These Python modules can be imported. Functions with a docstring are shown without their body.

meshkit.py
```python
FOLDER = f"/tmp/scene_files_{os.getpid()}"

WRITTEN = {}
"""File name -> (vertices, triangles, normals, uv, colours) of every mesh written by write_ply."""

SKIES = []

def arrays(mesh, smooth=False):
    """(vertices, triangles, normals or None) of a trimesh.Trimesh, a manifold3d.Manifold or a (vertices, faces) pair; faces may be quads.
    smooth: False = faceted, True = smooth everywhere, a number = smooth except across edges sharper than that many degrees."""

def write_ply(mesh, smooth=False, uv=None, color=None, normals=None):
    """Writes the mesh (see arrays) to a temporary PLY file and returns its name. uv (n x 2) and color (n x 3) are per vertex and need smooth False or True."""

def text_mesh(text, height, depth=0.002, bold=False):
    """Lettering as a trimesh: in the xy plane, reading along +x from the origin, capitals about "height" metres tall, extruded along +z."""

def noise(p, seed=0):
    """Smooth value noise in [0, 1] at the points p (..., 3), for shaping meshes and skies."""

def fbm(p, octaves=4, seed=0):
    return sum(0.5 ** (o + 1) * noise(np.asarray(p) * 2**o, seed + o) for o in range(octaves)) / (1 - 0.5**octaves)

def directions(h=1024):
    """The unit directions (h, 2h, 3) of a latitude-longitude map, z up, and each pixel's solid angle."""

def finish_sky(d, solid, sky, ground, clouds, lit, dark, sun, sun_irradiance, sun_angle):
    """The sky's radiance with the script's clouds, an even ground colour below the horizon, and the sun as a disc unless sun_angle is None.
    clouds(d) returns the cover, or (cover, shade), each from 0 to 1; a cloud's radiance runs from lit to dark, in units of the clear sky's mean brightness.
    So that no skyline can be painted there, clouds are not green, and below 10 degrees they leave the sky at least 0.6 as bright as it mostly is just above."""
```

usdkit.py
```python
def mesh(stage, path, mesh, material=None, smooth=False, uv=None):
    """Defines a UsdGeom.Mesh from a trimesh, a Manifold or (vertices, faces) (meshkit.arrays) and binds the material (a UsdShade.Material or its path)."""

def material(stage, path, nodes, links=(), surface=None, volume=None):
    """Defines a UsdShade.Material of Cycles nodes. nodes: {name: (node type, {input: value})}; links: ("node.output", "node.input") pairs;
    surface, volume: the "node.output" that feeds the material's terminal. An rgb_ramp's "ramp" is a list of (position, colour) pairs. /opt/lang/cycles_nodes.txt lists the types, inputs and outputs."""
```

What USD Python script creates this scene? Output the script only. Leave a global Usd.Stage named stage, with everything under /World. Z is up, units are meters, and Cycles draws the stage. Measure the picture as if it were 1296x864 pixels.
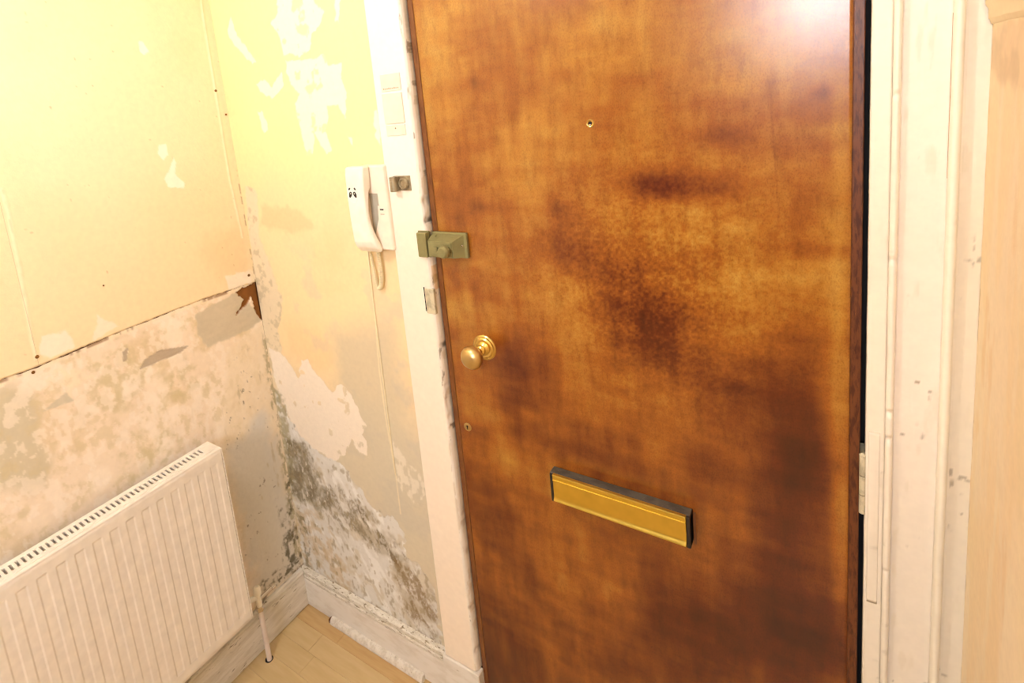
import json, math, random
import numpy as np, trimesh, shapely
import meshkit, usdkit
from pxr import Gf, Sdf, Usd, UsdGeom, UsdLux, Vt
from scipy.spatial.transform import Rotation

stage = Usd.Stage.CreateInMemory()
UsdGeom.SetStageUpAxis(stage, 'Z')
UsdGeom.SetStageMetersPerUnit(stage, 1.0)
UsdGeom.Xform.Define(stage, '/World')
UsdGeom.Scope.Define(stage, '/World/Looks')

# ------------------------------------------------------------------ camera, light, exposure
F, PX, PY = 709.388, 556.968, 245.216               # focal length and principal point in pixels of 1296x864
CAM = (1.4837, -1.0088, 1.6306)
rot = Rotation.from_euler('ZXY', [36.2104, -9.2381, 6.2913], degrees=True)   # local: x right, y forward, z up
cam = UsdGeom.Camera.Define(stage, '/World/camera')
rt, fw, up = rot.apply([1, 0, 0]), rot.apply([0, 1, 0]), rot.apply([0, 0, 1])
M4 = Gf.Matrix4d(*rt, 0, *up, 0, *(-fw), 0, *CAM, 1)
cam.AddTransformOp().Set(M4)
cam.CreateHorizontalApertureAttr(36.0)
cam.CreateFocalLengthAttr(F / 1296 * 36)
cam.CreateHorizontalApertureOffsetAttr((648 - PX) / 1296 * 36)
cam.CreateVerticalApertureOffsetAttr(-(432 - PY) / 1296 * 36)
cam.CreateClippingRangeAttr((0.02, 50.0))
cam.CreateExposureAttr(EXPOSURE := 0.36)
LAMP_POS, LAMP_STRENGTH, LAMP_COLOR = (0.60, -1.00, 2.22), 185.0, (1.0, 0.965, 0.92)
HALL_STRENGTH, HALL_COLOR = 36.0, (0.95, 0.97, 1.06)

DATA = json.loads('''{"B":{"w1":[[0.2974,1.9536],[0.429,1.9278],[0.4252,1.91],[0.4417,1.8885],[0.4566,1.8766],[0.441,1.8514],[0.4019,1.8342],[0.3904,1.7975],[0.3466,1.7841],[0.3191,1.7977],[0.2871,1.7945],[0.2827,1.8429],[0.2561,1.8822],[0.2899,1.9062]],"w2":[[0.2919,1.7813],[0.4101,1.7707],[0.4346,1.7865],[0.4485,1.7514],[0.4927,1.7505],[0.4856,1.7138],[0.495,1.6749],[0.481,1.6186],[0.4629,1.6491],[0.4215,1.6526],[0.4207,1.6131],[0.4014,1.5893],[0.42,1.5379],[0.3969,1.5312],[0.3629,1.5814],[0.3445,1.5305],[0.3216,1.5313],[0.3048,1.6315],[0.3051,1.6677],[0.3259,1.6913],[0.3012,1.7193],[0.2888,1.7513]],"w3":[[0.0639,1.898],[0.0918,1.9308],[0.1038,1.8756],[0.1787,1.7908],[0.1521,1.7888],[0.0953,1.8447],[0.067,1.8759]],"w4":[[0.1556,1.7349],[0.1926,1.7442],[0.221,1.7226],[0.2694,1.7536],[0.269,1.7176],[0.2403,1.6996],[0.2134,1.6916],[0.1672,1.7121]],"w5":[[0.1407,1.6601],[0.1622,1.6584],[0.18,1.6079],[0.1558,1.5984]],"w6":[[0.5003,1.9093],[0.5193,1.9056],[0.5035,1.8411],[0.4924,1.852]],"w7":[[0.4762,1.5751],[0.4954,1.5692],[0.4943,1.5448]],"w8":[[0.5746,1.6303],[0.5899,1.6291],[0.5868,1.5361],[0.5728,1.565]],"pl1":[[0.0097,0.9258],[0.0836,0.9128],[0.1346,0.8446],[0.1609,0.9144],[0.194,0.9208],[0.22,0.8806],[0.2785,0.8382],[0.3236,0.8705],[0.3596,0.8447],[0.3976,0.767],[0.3849,0.7293],[0.3936,0.6578],[0.3582,0.6669],[0.3332,0.7022],[0.2923,0.6393],[0.2299,0.5937],[0.1578,0.5846],[0.0782,0.6431],[0.0316,0.7408],[0.0178,0.765]],"pl2":[[0.0094,0.763],[0.0815,0.6578],[0.1626,0.6077],[0.2327,0.6078],[0.2845,0.5979],[0.3228,0.5586],[0.3612,0.5074],[0.4036,0.4846],[0.46,0.5011],[0.4886,0.4622],[0.4872,0.3783],[0.5317,0.3726],[0.5682,0.3392],[0.5822,0.2832],[0.5768,0.1004],[-0.0015,0.0718],[0.0013,0.3017]],"pl3":[[0.4976,0.7375],[0.5498,0.6829],[0.5882,0.6721],[0.5933,0.6157],[0.5456,0.5628],[0.4965,0.6056]],"m1":[[0.0211,0.613],[0.1117,0.6252],[0.1415,0.5932],[0.1454,0.5259],[0.1826,0.4972],[0.2199,0.4558],[0.1905,0.4313],[0.1336,0.3819],[0.0998,0.3977],[0.0231,0.3985],[-0.0035,0.4037],[0.0089,0.5097]],"m2":[[0.3046,0.4947],[0.3731,0.486],[0.3967,0.4433],[0.4542,0.428],[0.4842,0.3769],[0.4769,0.3481],[0.4411,0.3451],[0.3968,0.3519],[0.3512,0.3589],[0.2916,0.3882]],"m3":[[-0.0003,0.7883],[0.0473,0.7583],[0.0462,0.6202],[0.0359,0.4897],[0.003,0.3972],[0.0006,0.5929]],"m4":[[0.2214,0.551],[0.3074,0.4746],[0.339,0.3806],[0.2442,0.3138],[0.1862,0.3739],[0.1596,0.4198]],"m5":[[0.4433,0.3591],[0.5278,0.3456],[0.5793,0.2818],[0.5765,0.1394],[0.5263,0.138],[0.4744,0.1767],[0.4254,0.2456]],"m6":[[0.0029,0.3617],[0.1135,0.3742],[0.174,0.3127],[0.2269,0.2219],[0.2444,0.13],[0.136,0.1215],[0.023,0.1294],[0.0011,0.2112]],"m7":[[0.1575,0.1376],[0.4082,0.137],[0.5765,0.1394],[0.5649,0.0936],[0.4016,0.0949],[0.1485,0.0919]],"m8":[[0.0159,0.3666],[0.023,0.2205],[0.0127,0.1186],[0.0433,0.1325],[0.0532,0.2332],[0.0508,0.3649]],"strip":[[0.0269,1.4476],[0.0811,1.4357],[0.0549,1.29],[0.0919,1.1815],[0.1159,1.0968],[0.0715,0.9888],[0.0757,0.9113],[0.0178,0.765],[-0.0179,0.9746],[-0.0046,1.211]],"damp1":[[0.3162,1.0276],[0.562,1.1093],[0.5778,0.6919],[0.4924,0.3932],[0.4082,0.5119],[0.3802,0.7033],[0.31,0.8331]],"damp2":[[0.0875,1.3881],[0.2608,1.3801],[0.3136,1.3259],[0.1765,1.3081],[0.0721,1.3275]],"edgeR":[[0.5647,1.1266],[0.6154,0.6811],[0.6318,0.5947],[0.5881,0.5785],[0.5606,0.7558],[0.5496,1.0647]],"cable":[[0.4894,1.16],[0.4948,1.1433],[0.4802,0.9415],[0.4818,0.7801],[0.4898,0.6348],[0.4884,0.5169]]},"L":{"filler":[[0.2097,1.1147],[0.129,1.1289],[0.0568,1.134],[0.0099,1.0294],[-0.0015,1.0167],[0.0686,1.0049],[0.1915,1.0109],[0.2132,1.0574]],"hole":[[0.074,1.1338],[-0.0032,1.1451],[-0.0069,1.0105],[0.0163,1.0439],[0.0232,1.1025],[0.0448,1.0826],[0.0876,1.0636],[0.0495,1.104]],"sc1":[[0.3846,1.0312],[0.368,1.0508],[0.3268,1.0598],[0.2466,1.0387],[0.2705,1.0276],[0.3392,1.0305]],"sc2":[[0.4154,1.0959],[0.399,1.1019],[0.4084,1.0694],[0.4174,1.0702]],"sc3":[[0.6097,1.0337],[0.5524,1.0556],[0.542,1.0282]],"grey":[[0.6818,1.1249],[0.6421,1.1221],[0.6132,1.0778],[0.6128,1.0051],[0.608,0.9282],[0.6276,0.8533],[0.7222,0.9179]],"p1":[[0.576,1.2063],[0.5267,1.2008],[0.5126,1.1517],[0.5698,1.1498],[0.5907,1.1682]],"p2":[[0.4521,1.2084],[0.4141,1.1644],[0.4751,1.148]],"p3":[[0.1,1.1945],[-0.0061,1.1839],[0.0011,1.1465],[0.1019,1.142]],"post":[[0.1336,0.9778],[-0.0044,1.0074],[-0.0035,0.3311],[0.2479,0.5139]],"bl1":[[0.4796,1.1246],[0.3801,1.0869],[0.3435,1.0081],[0.4079,0.9436],[0.4825,0.9639],[0.5387,0.9628],[0.518,1.041]],"bl2":[[0.3581,1.0012],[0.2644,0.9848],[0.1833,0.9313],[0.2393,0.8833],[0.3364,0.9052]],"bl3":[[0.4743,0.8857],[0.3734,0.8542],[0.3033,0.7838],[0.4026,0.7719],[0.4772,0.7783]],"cl1":[[0.5858,1.1182],[0.5117,1.1013],[0.4859,1.0634],[0.5398,1.0396],[0.5822,1.0861]],"w1":[[0.2241,1.87],[0.2142,1.8682],[0.2022,1.8441],[0.2167,1.8339],[0.2275,1.8419]],"w2":[[0.2242,1.5985],[0.2021,1.6],[0.2034,1.5701],[0.2192,1.5573],[0.2304,1.5781]],"w3":[[0.1894,1.5617],[0.1856,1.5458],[0.1936,1.5165],[0.1718,1.4862],[0.1765,1.4737],[0.2201,1.4841],[0.2263,1.5091],[0.2064,1.5317]],"cool":[[0.1967,0.6852],[0.0592,0.7377],[0.0227,0.6064],[0.003,0.3332],[0.0025,0.121],[0.1689,0.1681],[0.1904,0.3606]],"md1":[[0.0559,0.4006],[-0.0041,0.4752],[0.003,0.3332],[-0.0128,0.2007],[-0.0026,0.1107],[0.0421,0.1298],[0.0858,0.1785],[0.0521,0.2518]],"md2":[[0.1623,0.2026],[0.1014,0.1974],[-0.0097,0.1479],[0.0015,0.0893],[0.1685,0.1389]],"md3":[[0.012,0.9824],[-0.0048,0.9754],[-0.0079,0.355],[-0.0077,0.1741],[0.0281,0.2029],[0.0169,0.6029]],"shade":[[0.1474,1.3259],[-0.0071,1.3103],[0.0124,1.1642],[0.1357,1.2043]],"joint":[[0.5832,1.5469],[0.582,1.4939],[0.586,1.3598],[0.595,1.1571]],"strip":[[0.0266,1.9882],[0.0312,1.4726],[0.0219,1.2929]],"scr":[[0.5922,1.1635],[0.6048,1.131],[0.4271,1.2766],[0.0223,1.1725],[0.0283,1.7333],[0.0078,1.6629]],"scr2":[[0.0278,0.7425],[0.1043,0.264]],"dark":[],"seam":[[0.6653,1.1416],[0.6094,1.139],[0.5583,1.1403],[0.4874,1.1446],[0.4241,1.1466],[0.3115,1.149],[0.2321,1.1506],[0.1413,1.1484],[0.0047,1.1438]]},"D":[[1.268,1.444,0.09,0.025,0.75],[1.209,1.44,0.033,0.029,0.4],[1.331,1.526,0.036,0.016,0.55],[1.458,1.583,0.014,0.012,0.6],[0.797,1.446,0.08,0.072,0.35],[1.016,1.381,0.037,0.041,0.4],[1.02,1.321,0.066,0.036,0.5],[1.176,1.188,0.077,0.097,0.75],[1.224,1.156,0.054,0.063,0.4],[1.121,1.268,0.038,0.064,0.35],[1.433,1.394,0.022,0.064,0.45],[1.448,1.34,0.049,0.013,0.45],[0.922,1.032,0.102,0.106,0.5],[0.877,1.07,0.05,0.048,0.3],[1.421,1.049,0.054,0.125,0.8],[1.333,1.072,0.071,0.076,0.45],[0.745,0.841,0.069,0.031,0.4],[0.791,0.654,0.089,0.138,0.35],[1.291,0.92,0.07,0.041,0.45],[1.413,0.76,0.068,0.181,0.8],[1.362,0.602,0.141,0.096,0.6],[1.221,0.526,0.087,0.117,0.45],[0.791,0.223,0.178,0.129,0.45],[1.084,0.668,0.051,0.059,0.3],[1.437,0.952,0.054,0.059,0.5],[1.039,0.895,0.147,0.076,0.3],[0.636,0.55,0.052,0.311,0.5],[0.683,0.111,0.151,0.083,0.4],[0.858,1.782,0.157,0.078,-0.3],[0.772,1.663,0.045,0.155,-0.4],[1.162,1.718,0.127,0.054,-0.3],[1.367,1.661,0.062,0.06,-0.25],[1.406,1.295,0.082,0.061,-0.4],[1.336,1.218,0.069,0.065,-0.25],[1.48,1.486,0.011,0.108,-0.35],[0.75,1.155,0.049,0.044,-0.5],[0.775,0.901,0.066,0.064,-0.3],[0.821,1.117,0.052,0.079,-0.25],[1.483,0.953,0.014,0.223,-0.6],[1.481,1.239,0.012,0.119,-0.35],[0.99,0.588,0.16,0.128,-0.15],[0.926,0.278,0.03,0.043,-0.5],[0.995,0.787,0.107,0.05,-0.25],[0.801,0.742,0.055,0.089,-0.2],[1.279,1.382,0.072,0.035,-0.25],[0.999,1.171,0.069,0.053,-0.25],[1.229,0.729,0.057,0.054,-0.15],[1.008,1.485,0.081,0.08,-0.1],[0.869,0.785,0.12,0.063,-0.3]],"R":{"pink":[[-0.0818,1.6476],[0.1689,1.6507],[0.1859,1.5767],[0.0444,1.5797],[-0.0462,1.6132]],"white":[[0.0731,1.1128],[0.2588,1.2595],[0.3193,0.9962],[0.1012,0.7659]]}}''')
XR = 1.637        # right wall
CEIL = 2.45
YF = -3.0         # far end of the hall behind the camera

# ------------------------------------------------------------------ helpers
used = {}
def numbered(parent, name):
    k = (parent, name); n = used.get(k, 0); used[k] = n + 1
    return name if n == 0 else f'{name}_{n:03d}'

def meta(prim, label=None, cat=None, group=None, kind=None):
    for k, v in (('label', label), ('category', cat), ('group', group), ('kind', kind)):
        if v: prim.SetCustomDataByKey(k, v)
    return prim

def thing(name, label, cat, kind=None):
    path = '/World/' + numbered('/World', name)
    return str(meta(UsdGeom.Xform.Define(stage, path).GetPrim(), label, cat, None, kind).GetPath())

def part(parent, name, mesh, mat, smooth=30, color=None, label=None, kind=None):
    """one Mesh prim below parent; mesh may be a list of trimeshes"""
    path = parent + '/' + numbered(parent, name)
    if isinstance(mesh, list): mesh = trimesh.util.concatenate(mesh)
    if color is not None: smooth = True
    m = usdkit.mesh(stage, path, mesh, LOOK[mat], smooth=smooth)
    if color is not None:
        pv = UsdGeom.PrimvarsAPI(m).CreatePrimvar('paint', Sdf.ValueTypeNames.Color3fArray, 'vertex')
        pv.Set(Vt.Vec3fArray.FromNumpy(np.ascontiguousarray(np.clip(color, 0, 1), dtype=np.float32)))
    meta(m.GetPrim(), label, None, None, kind)
    return path

def lin(r, g, b):
    c = np.array([r, g, b], float) / 255
    return np.where(c <= .04045, c / 12.92, ((c + .055) / 1.055) ** 2.4)

def box(x0, x1, y0, y1, z0, z1):
    m = trimesh.creation.box([x1 - x0, y1 - y0, z1 - z0]); m.apply_translation([(x0+x1)/2, (y0+y1)/2, (z0+z1)/2]); return m

def rbox(x0, x1, y0, y1, z0, z1, r=.002, sub=1):
    ico = trimesh.creation.icosphere(sub, r).vertices
    pts = np.vstack([ico + [x, y, z] for x in (x0+r, x1-r) for y in (y0+r, y1-r) for z in (z0+r, z1-r)])
    return trimesh.convex.convex_hull(pts)

def cham(x0, x1, y0, y1, z0, z1, c=.001):
    """box with chamfered edges"""
    pts = []
    for sx in (0, 1):
        for sy in (0, 1):
            for sz in (0, 1):
                X, Y, Z = (x0, x1)[sx], (y0, y1)[sy], (z0, z1)[sz]
                dx, dy, dz = (c, -c)[sx], (c, -c)[sy], (c, -c)[sz]
                pts += [(X, Y+dy, Z+dz), (X+dx, Y, Z+dz), (X+dx, Y+dy, Z)]
    return trimesh.convex.convex_hull(np.array(pts))

def cyl(p, q, r, n=20, r2=None):
    p, q = np.array(p, float), np.array(q, float); d = q - p; L = np.linalg.norm(d)
    r2 = r if r2 is None else r2
    prof = [(0, 0), (r, 0), (r2, L), (0, L)]
    m = trimesh.creation.revolve(np.array(prof), sections=n)
    m.apply_transform(trimesh.geometry.align_vectors([0, 0, 1], d / L)); m.apply_translation(p); return m

def lathe(prof, p, d, n=32):
    m = trimesh.creation.revolve(np.array(prof, float), sections=n)
    m.apply_transform(trimesh.geometry.align_vectors([0, 0, 1], np.array(d, float) / np.linalg.norm(d))); m.apply_translation(p); return m

def tube(pts, r, n=10):
    pts = np.array(pts, float); t = np.gradient(pts, axis=0); t /= np.linalg.norm(t, axis=1, keepdims=True)
    ref = np.array([0.3, 0.9, 0.2]); V = []
    a = np.cross(t[0], ref); a /= np.linalg.norm(a)
    for i in range(len(pts)):
        a = a - t[i] * (a @ t[i]); a /= np.linalg.norm(a); b = np.cross(t[i], a)
        th = np.arange(n) * 2 * np.pi / n
        V.append(pts[i] + r * (np.cos(th)[:, None] * a + np.sin(th)[:, None] * b))
    V = np.vstack(V); Fc = []
    for i in range(len(pts) - 1):
        for k in range(n):
            a0, a1 = i*n + k, i*n + (k+1) % n
            Fc += [(a0, a1, a1+n), (a0, a1+n, a0+n)]
    c0, c1 = len(V), len(V) + 1
    V = np.vstack([V, pts[0], pts[-1]]); e = (len(pts) - 1) * n
    for k in range(n): Fc += [(c0, (k+1) % n, k), (c1, e + k, e + (k+1) % n)]
    m = trimesh.Trimesh(V, Fc, process=False); trimesh.repair.fix_normals(m); return m

def fb(a, b, s, seed=0, oct=4, sa=1.0, sb=1.0):
    """fractal noise over a surface, s cycles per metre; sa, sb stretch it"""
    a = np.asarray(a, float); b = np.asarray(b, float)
    return meshkit.fbm(np.stack([a * s * sa + 31.7, b * s * sb + 17.3, np.full_like(a, seed * 3.1 + .5)], -1), oct, seed)

def ss(x, lo, hi):
    t = np.clip((x - lo) / (hi - lo), 0, 1); return t * t * (3 - 2 * t)

def region(u, v, poly, soft=.003, amp=0.0, scale=60, seed=1, sa=1., sb=1.):
    """1 inside the polygon, 0 outside, its edge broken by noise of amp metres and soft metres wide"""
    out = np.zeros(u.shape); P = np.array(poly); mgn = soft + amp + .002
    k = (u > P[:, 0].min() - mgn) & (u < P[:, 0].max() + mgn) & (v > P[:, 1].min() - mgn) & (v < P[:, 1].max() + mgn)
    if not k.any(): return out
    pts = shapely.points(u[k], v[k]); pg = shapely.Polygon(P).buffer(0)
    d = shapely.distance(pts, pg.boundary); d = np.where(shapely.contains(pg, pts), -d, d)
    if amp: d = d + amp * 2.2 * (fb(u[k], v[k], scale, seed, 4, sa, sb) - .5)
    out[k] = 1 - ss(d, -soft, soft)
    return out

def linedist(u, v, pts):
    out = np.full(u.shape, 9.0); P = np.array(pts)
    k = (u > P[:, 0].min() - .08) & (u < P[:, 0].max() + .08) & (v > P[:, 1].min() - .08) & (v < P[:, 1].max() + .08)
    if k.any(): out[k] = shapely.distance(shapely.points(u[k], v[k]), shapely.LineString(P))
    return out

def mixc(c, new, m):
    m = np.asarray(m)[..., None]; return c * (1 - m) + np.asarray(new) * m

def axis(segs):
    """graded coordinates: [(start, stop, step), ...]"""
    out = [segs[0][0]]
    for a, b, s in segs:
        n = max(1, int(round(abs(b - a) / s))); out += list(np.linspace(a, b, n + 1)[1:])
    return np.array(out)

def sheet(us, vs, place, flip=False):
    """grid sheet; place(U, V) -> (N, 3). Returns mesh, U, V (raveled)"""
    U, V = np.meshgrid(us, vs, indexing='ij'); U, V = U.ravel(), V.ravel()
    n = len(vs); i, j = np.meshgrid(np.arange(len(us) - 1), np.arange(n - 1), indexing='ij'); a = (i * n + j).ravel()
    q = np.stack([a, a + n, a + n + 1, a + 1], 1)
    if flip: q = q[:, ::-1]
    f = np.vstack([q[:, [0, 1, 2]], q[:, [0, 2, 3]]])
    return trimesh.Trimesh(place(U, V), f, process=False)

def sweep_z(zs, prof):
    """closed-ish profile swept up: prof(z) -> (N, 2) xy points, ordered so that the outside is to the right of travel seen from above"""
    R = [np.asarray(prof(z)) for z in zs]; n = len(R[0])
    V = np.vstack([np.column_stack([r, np.full(n, z)]) for r, z in zip(R, zs)]); Fc = []
    i, j = np.meshgrid(np.arange(len(zs) - 1), np.arange(n - 1), indexing='ij'); a = (i * n + j).ravel()
    q = np.stack([a, a + 1, a + n + 1, a + n], 1)
    f = np.vstack([q[:, [0, 1, 2]], q[:, [0, 2, 3]]])
    tri = shapely.Polygon(R[0])
    caps = []
    for base, flip in ((0, True), ((len(zs) - 1) * n, False)):
        c = [(base, base + k, base + k + 1) for k in range(1, n - 1)]
        caps += [t[::-1] if flip else t for t in c]
    return trimesh.Trimesh(V, np.vstack([f, np.array(caps)]), process=False)

# ------------------------------------------------------------------ materials
LOOK = {}
def mat(name, nodes, links, surface='p.BSDF'):
    LOOK[name] = usdkit.material(stage, '/World/Looks/' + name, nodes, links, surface=surface)

def painted(name, rough=.6, grain=.12, gscale=90, bump=.25, bscale=220, spec=.35, dist=.001):
    """colour from the mesh's own paint layer, slightly grained, with a fine bump"""
    mat(name, {'a': ('attribute', {'attribute': 'paint'}), 'g': ('geometry', {}),
               'n': ('noise_texture', {'scale': gscale, 'detail': 5, 'roughness': .65}),
               'r': ('rgb_ramp', {'ramp': [(.25, (1-grain,)*3), (.75, (1+grain*.4,)*3)]}),
               'm': ('mix', {'mix_type': 'multiply', 'fac': 1.0}),
               'b2': ('noise_texture', {'scale': bscale, 'detail': 4, 'roughness': .6}),
               'b': ('bump', {'strength': bump, 'distance': dist}),
               'p': ('principled_bsdf', {'roughness': rough, 'specular_ior_level': spec})},
        [('g.position', 'n.vector'), ('n.fac', 'r.fac'), ('a.color', 'm.color1'), ('r.color', 'm.color2'), ('m.color', 'p.base_color'),
         ('g.position', 'b2.vector'), ('b2.fac', 'b.height'), ('b.normal', 'p.normal')])

def flecked(name, c1, c2, c3=None, scale=(30, 30, 30), lo=.45, hi=.6, lo3=.66, hi3=.7, rough=.6, bump=.3, bscale=150, spec=.4, metallic=0., dist=.001):
    """base colour c1 broken by noise towards c2, with sharp flecks of c3"""
    nodes = {'g': ('geometry', {}), 'mp': ('mapping', {'scale': scale}), 'n': ('noise_texture', {'scale': 1., 'detail': 6, 'roughness': .65}),
             'r': ('rgb_ramp', {'ramp': [(lo, c1), (hi, c2)]}), 'n3': ('noise_texture', {'scale': 2.3, 'detail': 7, 'roughness': .7}),
             'r3': ('rgb_ramp', {'ramp': [(lo3, (0, 0, 0)), (hi3, (1, 1, 1))]}), 'm': ('mix', {'color2': c3 if c3 is not None else c1}),
             'bn': ('noise_texture', {'scale': bscale, 'detail': 4}), 'b': ('bump', {'strength': bump, 'distance': dist}),
             'p': ('principled_bsdf', {'roughness': rough, 'specular_ior_level': spec, 'metallic': metallic})}
    links = [('g.position', 'mp.vector'), ('mp.vector', 'n.vector'), ('mp.vector', 'n3.vector'), ('n.fac', 'r.fac'), ('n3.fac', 'r3.fac'), ('r.color', 'm.color1'),
             ('r3.color', 'm.fac'), ('m.color', 'p.base_color'), ('g.position', 'bn.vector'), ('bn.fac', 'b.height'), ('b.normal', 'p.normal')]
    mat(name, nodes, links)

def plain(name, c, rough=.5, metallic=0., spec=.5, bump=.0, bscale=300, **kw):
    nodes = {'g': ('geometry', {}), 'n': ('noise_texture', {'scale': 40, 'detail': 3}), 'r': ('rgb_ramp', {'ramp': [(.3, np.array(c) * .93), (.7, np.minimum(np.array(c) * 1.04, 1))]}),
             'bn': ('noise_texture', {'scale': bscale, 'detail': 3}), 'b': ('bump', {'strength': bump, 'distance': .0005}),
             'p': ('principled_bsdf', {'roughness': rough, 'metallic': metallic, 'specular_ior_level': spec, **kw})}
    mat(name, nodes, [('g.position', 'n.vector'), ('n.fac', 'r.fac'), ('r.color', 'p.base_color'), ('g.position', 'bn.vector'), ('bn.fac', 'b.height'), ('b.normal', 'p.normal')])

painted('wall_paint', rough=.75, grain=.06, gscale=70, bump=.35, bscale=160, spec=.2)
painted('frame_paint', rough=.45, grain=.05, gscale=60, bump=.18, bscale=140, spec=.4)
# varnished door: paint layer, fine dark pores, glossy lacquer
mat('door_varnish', {'a': ('attribute', {'attribute': 'paint'}), 'g': ('geometry', {}),
     'mp': ('mapping', {'scale': (420, 420, 260)}), 'n': ('noise_texture', {'scale': 1., 'detail': 4, 'roughness': .7}),
     'r': ('rgb_ramp', {'ramp': [(.30, (.62, .55, .50)), (.52, (1, 1, 1)), (.8, (1.08, 1.06, 1.0))]}), 'm': ('mix', {'mix_type': 'multiply', 'fac': .8}),
     'mp2': ('mapping', {'scale': (46, 46, 16)}), 'n2': ('noise_texture', {'scale': 1., 'detail': 9, 'roughness': .72}),
     'r2': ('rgb_ramp', {'ramp': [(.3, (.66, .56, .48)), (.5, (.98, .97, .95)), (.7, (1.12, 1.12, 1.08))]}), 'm2': ('mix', {'mix_type': 'multiply', 'fac': .85}),
     'b': ('bump', {'strength': .10, 'distance': .0006}),
     'p': ('principled_bsdf', {'roughness': .24, 'specular_ior_level': .65})},
    [('g.position', 'mp.vector'), ('mp.vector', 'n.vector'), ('n.fac', 'r.fac'), ('g.position', 'mp2.vector'), ('mp2.vector', 'n2.vector'), ('n2.fac', 'r2.fac'),
     ('a.color', 'm.color1'), ('r.color', 'm.color2'), ('m.color', 'm2.color1'), ('r2.color', 'm2.color2'), ('m2.color', 'p.base_color'),
     ('n.fac', 'b.height'), ('b.normal', 'p.normal')])
flecked('door_edge_light', lin(124, 76, 36), lin(104, 60, 28), lin(140, 92, 50), scale=(160, 160, 30), rough=.4)
flecked('door_edge', lin(105, 58, 30), lin(72, 34, 18), lin(150, 100, 60), scale=(200, 200, 40), rough=.4)
flecked('skirting_left', lin(228, 222, 212), lin(206, 198, 184), lin(124, 114, 96), scale=(40, 9, 45), lo=.40, hi=.62, lo3=.60, hi3=.66, rough=.6)
flecked('skirting_back', lin(233, 227, 219), lin(220, 212, 200), lin(160, 145, 118), scale=(14, 40, 40), lo=.45, hi=.65, lo3=.68, hi3=.72, rough=.5)
flecked('skirting_bead', lin(230, 224, 213), lin(210, 202, 187), lin(128, 112, 86), scale=(30, 60, 120), lo=.42, hi=.6, lo3=.56, hi3=.62, rough=.6)
flecked('floor_bead', lin(229, 222, 212), lin(210, 201, 188), lin(120, 98, 78), scale=(60, 60, 60), lo=.45, hi=.6, lo3=.62, hi3=.66, rough=.6)
for i, (a, b) in enumerate([((210, 184, 138), (202, 174, 126)), ((212, 187, 142), (204, 178, 132)), ((207, 180, 132), (198, 169, 120)), ((204, 172, 122), (192, 156, 106))]):
    flecked(f'laminate_{i}', lin(*a), lin(*b), lin(*b) * .9, scale=(7, 55, 55), lo=.35, hi=.65, lo3=.62, hi3=.75, rough=.42, bump=.04, bscale=200)
plain('floor_gap', lin(70, 52, 36), .8)
plain('batten_brown', lin(112, 68, 34), .8, bump=.4)
plain('ceiling_white', lin(240, 236, 226), .8, bump=.2)
plain('end_wall_paint', lin(128, 104, 84), .8, bump=.2)
plain('radiator_enamel', lin(236, 228, 218), .35, spec=.5)
plain('radiator_dark', lin(190, 178, 160), .6)
plain('phone_plastic', lin(250, 240, 224), .35)
plain('phone_base_plastic', lin(248, 230, 212), .4)
plain('phone_shade_slot', lin(176, 168, 152), .5)  # grey for the painted recess shade, also for one slot
plain('cord_plastic', lin(240, 226, 190), .45)
plain('sticker_white', lin(244, 240, 228), .4)
plain('black_print', lin(38, 34, 28), .5)
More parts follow.
